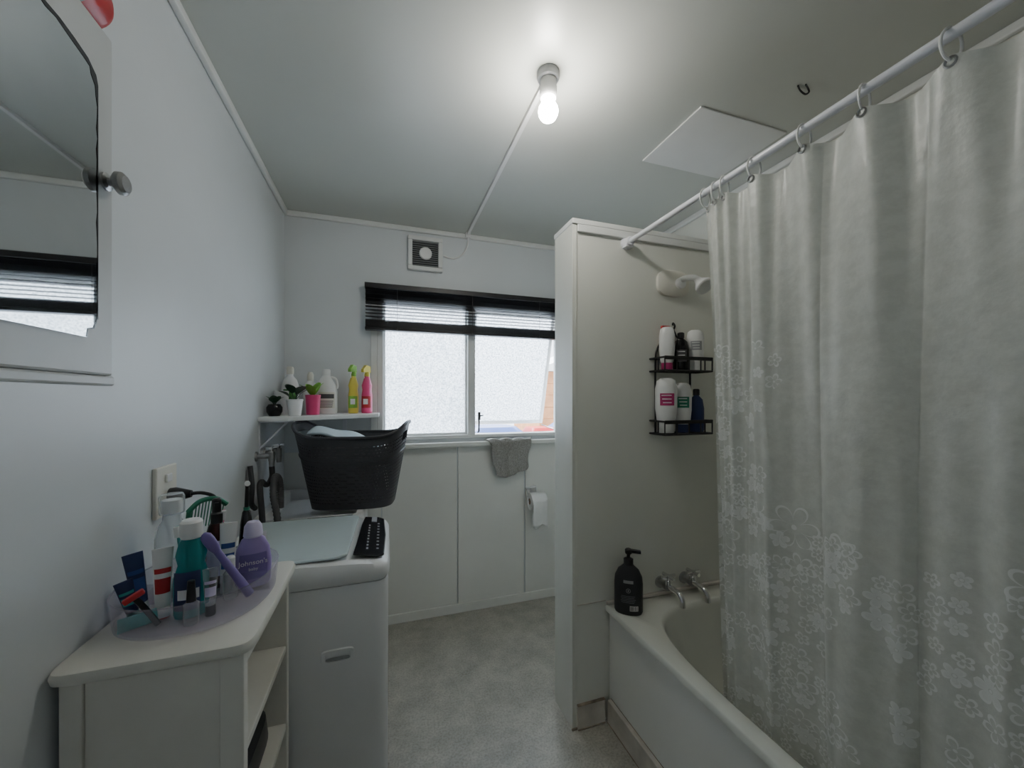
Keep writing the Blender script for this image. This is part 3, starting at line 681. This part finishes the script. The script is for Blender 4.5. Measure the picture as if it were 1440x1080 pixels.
def build_tap(x):
    t = thing('bath_tap', 'chrome bath tap with cross handle on the wall', 'tap', (x,PY,.54))
    parts = [mk('flange', rot(glathe([(.026,0),(.025,.008),(.016,.012),(.014,.03),(.018,.032),(.018,.055)],28),'X',90), 'dchrome', t),
     mk('spout', gsweep(smooth_pts([(0,-.045,.0),(0,-.075,.004),(0,-.115,.0),(0,-.135,-.02),(0,-.138,-.045)],6), .011, 12), 'chrome', t),
     mk('handle', comb(glathe([(.014,.0),(.012,.018),(.008,.022),(.008,.038),(.012,.042),(.0,.046)],20,cap=False), gsweep([(-.034,0,.036),(.034,0,.036)], [.0075,.0075]), gsweep([(0,-.034,.036),(0,.034,.036)], [.0075,.0075])), 'chrome', t, (0,-.055,.010))]
    return t, parts
t0, parts = build_tap(1.160)
t0['group'] = 'bath taps'
t1 = t0.copy(); C.objects.link(t1); t1.location.x = 1.29
for p in parts:
    q = p.copy(); C.objects.link(q); q.parent = t1
sw = thing('wall_shower', 'off-white shower rose on an oval wall plate', 'shower', (1.225,PY,1.865))
mk('wall_plate', gloft([[(x,0,z) for x,z,_ in sup(0,0,.085,.058,0,3,48)], [(x,-.014,z) for x,z,_ in sup(0,0,.085,.058,0,3,48)], [(x,-.020,z) for x,z,_ in sup(0,0,.075,.049,0,3,48)]]), 'cream', sw)
mk('arm', gsweep(smooth_pts([(.02,-.018,.01),(.03,-.05,.015),(.042,-.085,.008),(.052,-.10,-.005)],6), .013, 14), 'white', sw)
mk('rose', xf(glathe([(.0,.0),(.014,.0),(.018,.02),(.036,.05),(.037,.062),(.032,.066),(.0,.064)],32,cap=False), Matrix.Translation((.050,-.095,.0)) @ Matrix.Rotation(math.radians(135),4,'X')), 'white', sw)
mk('dial', rot(glathe([(.024,0),(.024,.014),(.018,.018),(.0,.018)],28,cap=False),'X',90), 'white', sw, (.025,-.020,0))

# caddy
cd = thing('shower_caddy', 'black wire two-tier shower caddy on the wall', 'shower caddy', (1.228,PY,1.20))
W, D = .125, .10
w = []
w.append(gsweep(smooth_pts([(-.095,-.004,0),(-.095,-.004,.30),(-.085,-.004,.37),(-.05,-.004,.42),(-.02,-.004,.43),(0,-.004,.46),(.02,-.004,.43),(.05,-.004,.42),(.085,-.004,.37),(.095,-.004,.30),(.095,-.004,0)],8), .004))
w.append(gsweep(smooth_pts([(-.06,-.004,.32),(-.05,-.004,.37),(0,-.004,.395),(.05,-.004,.37),(.06,-.004,.32)],6), .003))
for z0 in (0,.27):
    for dz in (.0,.055):
        w.append(gsweep([(-W,-.005,z0+dz),(W,-.005,z0+dz),(W,-D,z0+dz),(-W,-D,z0+dz)], .004, 8, True))
    for i in range(9): w.append(gsweep([(-W+i*2*W/8,-.006,z0),(-W+i*2*W/8,-D,z0)], .0025, 6))
    for i in range(5): w.append(gsweep([(-W+i*2*W/4,-D,z0),(-W+i*2*W/4,-D,z0+.055)], .003, 6))
    w.append(gbox(-W,-D-.003,z0+.045,W,-D+.001,z0+.060))
    for s in (-1,1): w.append(gsweep([(s*W,-.06,z0),(s*W,-.06,z0+.055)], .003, 6))
mk('wire_frame', comb(*w), 'black', cd)
mk('hook', gsweep(smooth_pts([(0,-.004,.455),(0,-.015,.475),(0,-.004,.49),(0,-.001,.48)],5), .004), 'black', cd)
def sbottle(name, label, x, z, rw, h, body, cap, lab, d=.6, y=-.052, rz=-30, tiltx=0, inv=False, lz=None):
    t = thing(name, label, 'bottle', (1.228+x,PY+y,1.2045+z), rot3=(0,math.radians(tiltx),math.radians(rz)))
    if inv:
        mk('body', glathe([(rw*.72,h*.16),(rw*.85,h*.2),(rw,h*.45),(rw*1.02,h*.8),(rw*.85,h*.95),(rw*.5,h),(0,h)],32,1,d,cap=False), body, t)
        mk('cap', glathe([(rw*.70,0),(rw*.74,h*.01),(rw*.74,h*.165)],24,1,d), cap, t)
        z0, z1, rr = h*.50, h*.72, rw*1.025
    else:
        mk('body', glathe([(.0,0),(rw*.9,.001),(rw,.01),(rw*.98,h*.55),(rw*.8,h*.75),(rw*.35,h*.84),(rw*.33,h*.86)],32,1,d), body, t)
        mk('cap', glathe([(rw*.42,h*.85),(rw*.42,h*.98),(rw*.3,h)],20), cap, t)
        z0, z1, rr = h*.22, h*.54, rw*1.02
    if lab:
        mk('label_panel', glathe([(rr,z0),(rr,z1)],14,1,d,a0=232,a1=308), lab, t)
        mk('label_lines', comb(*[glathe([(rr*1.01,z0+(z1-z0)*(.2+.3*i)),(rr*1.01,z0+(z1-z0)*(.27+.3*i))],8,1,d,a0=248-4*i,a1=292) for i in range(3)]), 'white', t, smooth=False)
sbottle('shampoo_bottle','large white shampoo bottle with rose-pink label',-.078,0,.045,.235,'white','white','rose',inv=True)
sbottle('shampoo_bottle','white bottle with dark green label',.008,0,.038,.215,'white','dblue','green',inv=True)
sbottle('shampoo_bottle','dark navy bottle in the lower basket',.084,0,.033,.19,'dblue','black',None)
sbottle('pump_bottle','black pump bottle in the upper basket',.000,.27,.034,.165,'gloss','black','dgrey')
sbottle('squeeze_tube','white squeeze tube with pink cap in the caddy',-.074,.27,.032,.185,'white','rose',None,inv=True)
sbottle('conditioner_bottle','white bottle in the upper basket',.078,.27,.036,.18,'white','white','grey',inv=True)
rz_ = thing('razor', 'pink razor hanging from the caddy', 'razor', (1.175,PY-.012,1.56))
mk('handle', gsweep(smooth_pts([(0,0,.0),(-.004,-.004,.05),(0,0,.10)],6), [.005]*13), 'pink', rz_)
mk('head', gbox(-.02,-.012,.10,.02,.002,.112), 'red', rz_, bevel=.002)

# soap pump bottle on bath rim
sb = thing('soap_pump_bottle', 'large black body wash pump bottle on the bath rim', 'bottle', (.941,1.337,.4855), rotz=-36)
mk('body', glathe([(.0,0),(.052,.001),(.056,.010),(.056,.12),(.053,.148),(.040,.175),(.022,.190),(.017,.197)],48,1,.62), 'soapblk', sb)
mk('collar', glathe([(.019,.194),(.019,.215),(.012,.219),(.007,.221),(.007,.236)],24), 'black', sb)
mk('pump_head', comb(glathe([(.012,.236),(.014,.240),(.014,.252),(.010,.256)],20), gpoly([(-.010,-.010,.242),(-.008,-.048,.238),(.008,-.048,.238),(.010,-.010,.242)],(0,0,.011))), 'black', sb, rotz=100)
mk('barcode_label', glathe([(.0565,.020),(.0565,.040)],8,1,.62,a0=276,a1=312), 'white', sb)
mk('barcode', comb(*[glathe([(.0570,.022),(.0570,.038)],1,1,.62,a0=278+i*2.6,a1=278+i*2.6+random.choice((.8,1.5))) for i in range(12)]), 'black', sb, smooth=False)
mk('label_print', comb(*[glathe([(.0566,.052+i*.0062),(.0566,.0532+i*.0062)],10,1,.62,a0=242-2*(i%2),a1=294+3*(i%3)) for i in range(5)]), 'grey', sb, smooth=False)
mk('droplet_emblem', mv(rot(comb(gsweep([(.008*math.cos(a),.008*math.sin(a),0) for a in [2*pi*k/24 for k in range(24)]], .0009, 6, True), glathe([(.003,-.0004),(.003,.0004)],16)),'X',90), 0,-.0355,.100), 'grey', sb)
mk('label_band', glathe([(.0560,.128),(.0548,.140)],10,1,.62,a0=250,a1=290), 'grey', sb)

# ------------------------------------------------------------------ curtain rail and curtain
RX, RZ = .983, 2.016
rl = thing('curtain_rail', 'white oval shower curtain rail fixed to the partition', 'curtain rail', (RX,PY,RZ))
mk('rail', gsweep([(0,-.004,0),(0,YF-PY+.004,0)], .0105, 20), 'rail', rl)
mk('end_bracket', comb(rot(glathe([(.026,0),(.026,.008),(.019,.012),(.019,.035),(.016,.038)],28),'X',90), gbox(-.018,-.03,-.022,.018,0,.0)), 'rail', rl)
ring_y = [.985,.946,.911,.812,.676,.55,.416,.28,.14,0,-.14,-.27]
ringg = gsweep([(.022*math.cos(a),0,.030*math.sin(a)) for a in [2*pi*k/28 for k in range(28)]], .0026, 8, True)
r0 = None
for i, y in enumerate(ring_y):
    if r0 is None:
        r0 = mk('curtain_ring', ringg, 'white'); tag(r0, 'white plastic curtain ring on the rail', 'curtain ring'); r0['group'] = 'shower curtain rings'; o = r0
    else:
        o = r0.copy(); C.objects.link(o)
    o.location = (RX+.001, y, RZ-.0165); o.rotation_euler = (0,0,math.radians(random.uniform(-14,14)))
cur = thing('shower_curtain', 'translucent white shower curtain with white daisy print', 'curtain', (RX,.35,RZ))
NU, NV = 900, 70
y_start, y_end = .995, -.29
def ringcoord(y):
    if y >= ring_y[0]: return (ring_y[0]-y)/.04
    for k in range(len(ring_y)-1):
        a, b = ring_y[k], ring_y[k+1]
        if b <= y <= a: return k+(a-y)/(a-b)
    return len(ring_y)-1+(ring_y[-1]-y)/.14
def cpos(d, f):
    y = y_start-d
    rc = ringcoord(y)
    tight = math.exp(-d/.10)
    amp_top = .015*(1-.2*tight)
    broad = math.sin(2*pi*d/.27+.8+.9*f)
    mid = math.sin(2*pi*d/.142+1.7-1.1*f+.8*math.sin(d*6))
    fine = math.sin(2*pi*d/.071+.5*math.sin(4*f+3*d))
    x_top = -amp_top*math.cos(2*pi*rc)
    sharp = 1-2*abs(math.sin(pi*d/.19+.6*math.sin(2.2*f)+.4))**.6
    x_low = .013*broad+.012*mid*(.6+.4*math.sin(5*d+2))+.005*fine*(1-f)+.003*math.sin(d*90+7*f)+.009*sharp
    pinch = tight*.014*math.sin(2*pi*d/.036)
    wt = math.exp(-f*5)
    x = RX+.008+.050*f**.9 + x_top*wt + (x_low)*(1-wt*.8) + pinch*(1-.3*f)
    yy = y + .010*math.cos(2*pi*d/.142+1.7)*f*(1-tight) - .018*f*math.exp(-d/.12)
    return x, yy
top_z = 1.978; bot_z = .30
V, Fc, UVs = [], [], []
acc = 0; prev = None
us = []
for i in range(NU+1):
    d = (y_start-y_end)*i/NU
    p = cpos(d,.5)
    if prev: acc += math.hypot(p[0]-prev[0], p[1]-prev[1])
    prev = p; us.append(acc)
def sag(y):
    for a, b in zip(ring_y[:-1], ring_y[1:]):
        if b <= y <= a:
            t = (a-y)/(a-b); return min(.022,(a-b)*.15)*math.sin(pi*t)
    return 0
for jv in range(NV+1):
    f = (jv/NV)**1.15
    for i in range(NU+1):
        d = (y_start-y_end)*i/NU
        x, y = cpos(d, f)
        z = top_z+(bot_z-top_z)*f - sag(y_start-d)*(1-f)**8
        V.append((x-RX, y-.35, z-RZ)); UVs.append((us[i], z))
for jv in range(NV):
    for i in range(NU): a = jv*(NU+1)+i; Fc.append((a,a+1,a+NU+2,a+NU+1))
me = bpy.data.meshes.new('curtain_cloth'); me.from_pydata(V,[],Fc)
ul = me.uv_layers.new(name='UVMap')
for lp in me.loops: ul.data[lp.index].uv = UVs[lp.vertex_index]
for p in me.polygons: p.use_smooth = True
me.materials.append(M['curtain'])
oc = bpy.data.objects.new('curtain_cloth', me); C.objects.link(oc); oc.parent = cur
eg = rot(gsweep([(.008*math.cos(a),.008*math.sin(a),0) for a in [2*pi*k/16 for k in range(16)]], .0026, 6, True),'Y',90)
e0 = None
for y in ring_y:
    d = y_start-y; x, yy = cpos(d, .012)
    lo = (x-RX-.0015, yy-.35, top_z-RZ-.012)
    if e0 is None: e0 = mk('eyelet', eg, 'dchrome', cur, lo)
    else:
        o = e0.copy(); C.objects.link(o); o.parent = cur; o.location = lo

# ------------------------------------------------------------------ organiser tray and toiletries
TX, TY, TZ = -.383, 1.030, .9005
tray = thing('organiser_tray', 'clear lilac acrylic oval organiser tray with toiletries', 'tray', (TX,TY,TZ))
ta, tb = .140, .155
mk('tray_base', gloft([sup(0,0,ta-.012,tb-.012,0,2.3,64), sup(0,0,ta-.006,tb-.006,.006,2.3,64)]), 'tray', tray)
mk('tray_wall', gloft([sup(0,0,ta-.006,tb-.006,.005,2.3,64), sup(0,0,ta,tb,.062,2.3,64), sup(0,0,ta-.003,tb-.003,.062,2.3,64), sup(0,0,ta-.009,tb-.009,.008,2.3,64)],False,False), 'tray', tray)
mk('tray_rim', gsweep(sup(0,0,ta-.0015,tb-.0015,.062,2.3,64), .0018, 6, True), 'tray', tray)
mk('divider', comb(gbox(-ta+.012,-.001,.007,ta-.012,.001,.050), gbox(-.001,.002,.007,.001,tb-.016,.050)), 'tray', tray, smooth=False)
IZ = TZ+.0065
def stand(name, label, cat, x, y, rz=20, rx=0, ry=0, dz=0):
    return thing(name, label, cat, (x,y,IZ+dz), rot3=(math.radians(rx),math.radians(ry),math.radians(rz)))
t = stand('mouthwash_bottle','clear plastic bottle with a white screw cap','bottle',-.458,1.070)
mk('body', glathe([(.0,0),(.028,.001),(.030,.008),(.030,.13),(.026,.155),(.017,.17),(.016,.185)],32,1,.85), 'clear', t)
mk('cap', glathe([(.022,.184),(.023,.188),(.023,.222),(.020,.228)],28), 'clear', t)
mk('inner_cap', glathe([(.019,.186),(.019,.215)],24), 'white', t)
t = stand('mouthwash_bottle','teal mouthwash bottle with white cap','bottle',-.378,.960)
mk('body', glathe([(.0,0),(.027,.001),(.029,.008),(.029,.08),(.022,.105),(.026,.125),(.020,.150),(.013,.160)],32,1,.75), 'teal', t)
mk('cap', glathe([(.017,.158),(.019,.162),(.019,.190),(.015,.195)],28), 'white', t)
mk('label_panel', glathe([(.0297,.018),(.0297,.095)],14,1,.75,a0=205,a1=300), 'dblue', t)
mk('label_band', glathe([(.0302,.040),(.0302,.060)],14,1,.75,a0=225,a1=295), 'white', t)
t = stand('mouthwash_bottle','small green mouthwash bottle','bottle',-.418,1.045)
mk('body', glathe([(.0,0),(.016,.001),(.018,.008),(.018,.10),(.013,.125),(.010,.135)],28,1,.8), 'teal', t)
mk('cap', glathe([(.013,.134),(.013,.155)],20), 'green', t)
t = stand('spray_bottle','small dark brown spray bottle with label','bottle',-.378,1.085)
mk('body', glathe([(.0,0),(.019,.001),(.021,.006),(.021,.125),(.016,.145),(.010,.152)],28), 'amber', t)
mk('label_panel', glathe([(.0214,.03),(.0214,.112)],14,a0=205,a1=325), 'lilac2', t)
mk('spray_head', comb(glathe([(.012,.150),(.012,.172),(.008,.176)],20), glathe([(.009,.176),(.009,.205),(.006,.208)],20), gbox(-.004,-.018,.190,.004,0,.200)), 'black', t)
t = stand('electric_toothbrush','black electric toothbrush standing upright','toothbrush',-.332,1.125,ry=1)
mk('handle', glathe([(.0,0),(.014,.001),(.014,.02),(.0155,.07),(.013,.13),(.009,.16),(.006,.165)],24), 'gloss', t)
mk('brush_neck', glathe([(.005,.165),(.004,.22),(.004,.235)],12), 'black', t)
mk('bristles', mv(rot(glathe([(.006,0),(.006,.010)],14),'X',90),0,-.003,.232), 'white', t)
mk('brush_ring', glathe([(.0065,.163),(.0065,.172)],16), 'green', t)
def tube(name, label, x, y, h, w_, body, cap, stripe, rz=20, rx=0, ry=0, dz=0):
    t = stand(name, label, 'tube', x, y, rz, rx, ry, dz)
    rg = []
    for k in range(13):
        f = k/12; a = w_*(.72+.28*f); b = w_*.72*(1-f)+.0018
        rg.append([(a*math.cos(q),b*math.sin(q),.022+(h-.022)*f) for q in [2*pi*i/28 for i in range(28)]])
    mk('body', gloft(rg), body, t)
    mk('cap', glathe([(w_*.66,0),(w_*.70,.003),(w_*.66,.0215)],20), cap, t)
    if stripe:
        for a0,a1 in ((3,6),(7,8)):
            rg2 = []
            for k in range(a0,a1+1):
                f = k/12; a = w_*(.72+.28*f)+.0006; b = w_*.72*(1-f)+.0024
                rg2.append([(a*math.cos(q),b*math.sin(q),.022+(h-.022)*f) for q in [pi*1.2+pi*.6*i/10 for i in range(11)]])
            mk('label_panel', gloft(rg2,False,False,False), stripe, t)
    return t
tube('toothpaste_tube','red and white toothpaste tube standing on its cap',-.428,.965,.140,.017,'white','red','red')
tube('toothpaste_tube','dark blue toothpaste tube leaning in the tray',-.478,1.000,.125,.016,'dblue','white','blue',rz=30,ry=-7,dz=.002)
tube('toothpaste_tube','small navy tube leaning against the tray edge',-.470,.960,.085,.014,'dblue','teals','teals',rz=30,ry=-12,dz=.003)
tube('toothpaste_tube','white toothpaste tube with blue print',-.346,1.045,.158,.017,'white','white','blue',ry=2)
tube('cream_tube','white cream tube with a red label',-.300,1.112,.110,.014,'white','white','red',ry=2)
tube('cream_tube','pale tube with a dark cap in front of the bottles',-.340,.945,.095,.013,'clear','black','lilac2')
t = stand('baby_wash_bottle','lilac bottle with pale cap and printed label','bottle',-.297,1.062,rz=16)
mk('body', glathe([(.0,0),(.031,.001),(.036,.010),(.037,.06),(.033,.090),(.023,.112),(.016,.118)],36,1,.5), 'lilac', t)
mk('cap', glathe([(.018,.117),(.020,.120),(.018,.142),(.012,.152),(.0,.154)],28,cap=False), 'lilac2', t)
mk('label_panel', glathe([(.0378,.022),(.0378,.06),(.0355,.080)],14,1,.5,a0=222,a1=318), 'purple', t)
text('label_text', "Johnson's", .0150, 'white', t, (0,-.0205,.061))
text('label_text', "baby", .010, 'white', t, (0,-.0205,.046))
t = thing('hair_brush','lilac plastic brush leaning across the tray','hairbrush',(-.282,.985,IZ+.014), rot3=(math.radians(-2),math.radians(-28),math.radians(22)))
mk('handle', gsweep(smooth_pts([(0,0,0),(0,0,.05),(0,0,.10),(0,0,.13)],5), [.009]*5+[.008]*5+[.007]*6, 14), 'purple', t)
mk('head', gloft([sup(0,0,a,b,z,2.4,32) for a,b,z in ((.007,.007,.122),(.010,.008,.132),(.011,.009,.150),(.010,.008,.162),(.004,.004,.169))]), 'purple', t)
t = stand('comb','dark green comb with many teeth','comb',-.440,1.115,rz=30,ry=8)
mk('spine', gsweep(smooth_pts([(-.03,0,.17),(-.01,0,.195),(.02,0,.20),(.045,0,.185)],6), .006, 8), 'green', t)
mk('teeth', comb(*[gsweep([(-.028+i*.006,0,.172+.026*math.sin(pi*(i+1)/14)),(-.026+i*.0058,0,.135)], .0014, 5) for i in range(12)]), 'green', t)
mk('handle', gsweep([(-.028,0,.172),(-.022,0,.08),(-.02,0,.0)], .005, 8), 'green', t)
t = thing('razor','black and red razor lying in the tray','razor',(-.415,.920,IZ+.008), rot3=(0,math.radians(-28),math.radians(25)))
mk('handle', gsweep(smooth_pts([(0,0,0),(.0,.004,.04),(0,0,.07)],5), .005, 8), 'gloss', t)
mk('head', gbox(-.016,-.006,.068,.016,.006,.078), 'red', t, bevel=.002)
t = stand('nail_polish','small clear bottle with a black cap','bottle',-.362,.918)
mk('body', glathe([(.0,0),(.012,.001),(.013,.004),(.013,.04),(.006,.046)],24), 'clear', t)
mk('cap', glathe([(.008,.045),(.006,.085),(.004,.086)],20), 'black', t)
t = stand('serum_bottle','small clear dropper bottle with white cap','bottle',-.326,1.010)
mk('body', glathe([(.0,0),(.013,.001),(.014,.004),(.014,.055),(.007,.065)],24), 'clear', t)
mk('cap', glathe([(.009,.064),(.009,.09),(.006,.094)],20), 'white', t)
def tbrush(x, y, mat, label, rx, ry, rz):
    t = thing('toothbrush', label, 'toothbrush', (x,y,IZ+.006), rot3=(math.radians(rx),math.radians(ry),math.radians(rz)))
    mk('handle', gsweep(smooth_pts([(0,0,0),(0,.002,.06),(0,0,.11),(0,0,.165)],5), [.0055]*6+[.0045]*5+[.003]*5, 8), mat, t)
    mk('bristles', gbox(-.0045,-.012,.142,.0045,-.002,.165), 'white', t, bevel=.001)
tbrush(-.405,1.005,'teals','teal toothbrush standing among the bottles',-3,-6,10)
tbrush(-.395,1.125,'pink','pink toothbrush at the back of the tray',3,6,20)
t = stand('face_wash_tube','white tube with teal cap lying low in the tray','tube',-.452,.935,rz=35,ry=0)
mk('body', mv(rot(gloft([sup(0,0,.013,.011,.02,2,24), sup(0,0,.013,.008,.05,2,24), sup(0,0,.014,.0015,.075,2,24)]),'Y',-90),.045,0,.014), 'teals', t)
mk('cap', mv(rot(glathe([(.010,0),(.011,.003),(.010,.0195)],18),'Y',-90),.045,0,.014), 'white', t)

# ------------------------------------------------------------------ light & world
wd = bpy.data.worlds.new('overcast'); bpy.context.scene.world = wd; wd.use_nodes = True
nt = wd.node_tree; bgn = nt.nodes['Background']
tc = nt.nodes.new('ShaderNodeTexCoord'); sp = nt.nodes.new('ShaderNodeSeparateXYZ'); cr = nt.nodes.new('ShaderNodeValToRGB')
cr.color_ramp.elements[0].color = (.70,.77,.85,1); cr.color_ramp.elements[1].color = (.93,.97,1,1)
nt.links.new(tc.outputs['Generated'], sp.inputs[0]); nt.links.new(sp.outputs[2], cr.inputs[0]); nt.links.new(cr.outputs[0], bgn.inputs[0])
bgn.inputs[1].default_value = 6.5
al = bpy.data.lights.new('sky_light', 'AREA'); al.shape = 'RECTANGLE'; al.size = 4; al.size_y = 3; al.energy = 1250; al.color = (.87,.945,1)
ao = bpy.data.objects.new('sky_light', al); C.objects.link(ao); ao.location = (.55,5.6,4.2)
ao.rotation_euler = (Vector((.55,2.5,1.4))-Vector(ao.location)).to_track_quat('-Z','Y').to_euler()

cam = bpy.data.cameras.new('camera'); co = bpy.data.objects.new('camera', cam); C.objects.link(co)
cam.sensor_width = 36; cam.lens = 541/1440*36; cam.shift_y = 21/1440; cam.clip_start = .01
co.location = (0,0,1.35); co.rotation_euler = (pi/2,0,math.radians(-18.3))
bpy.context.scene.camera = co
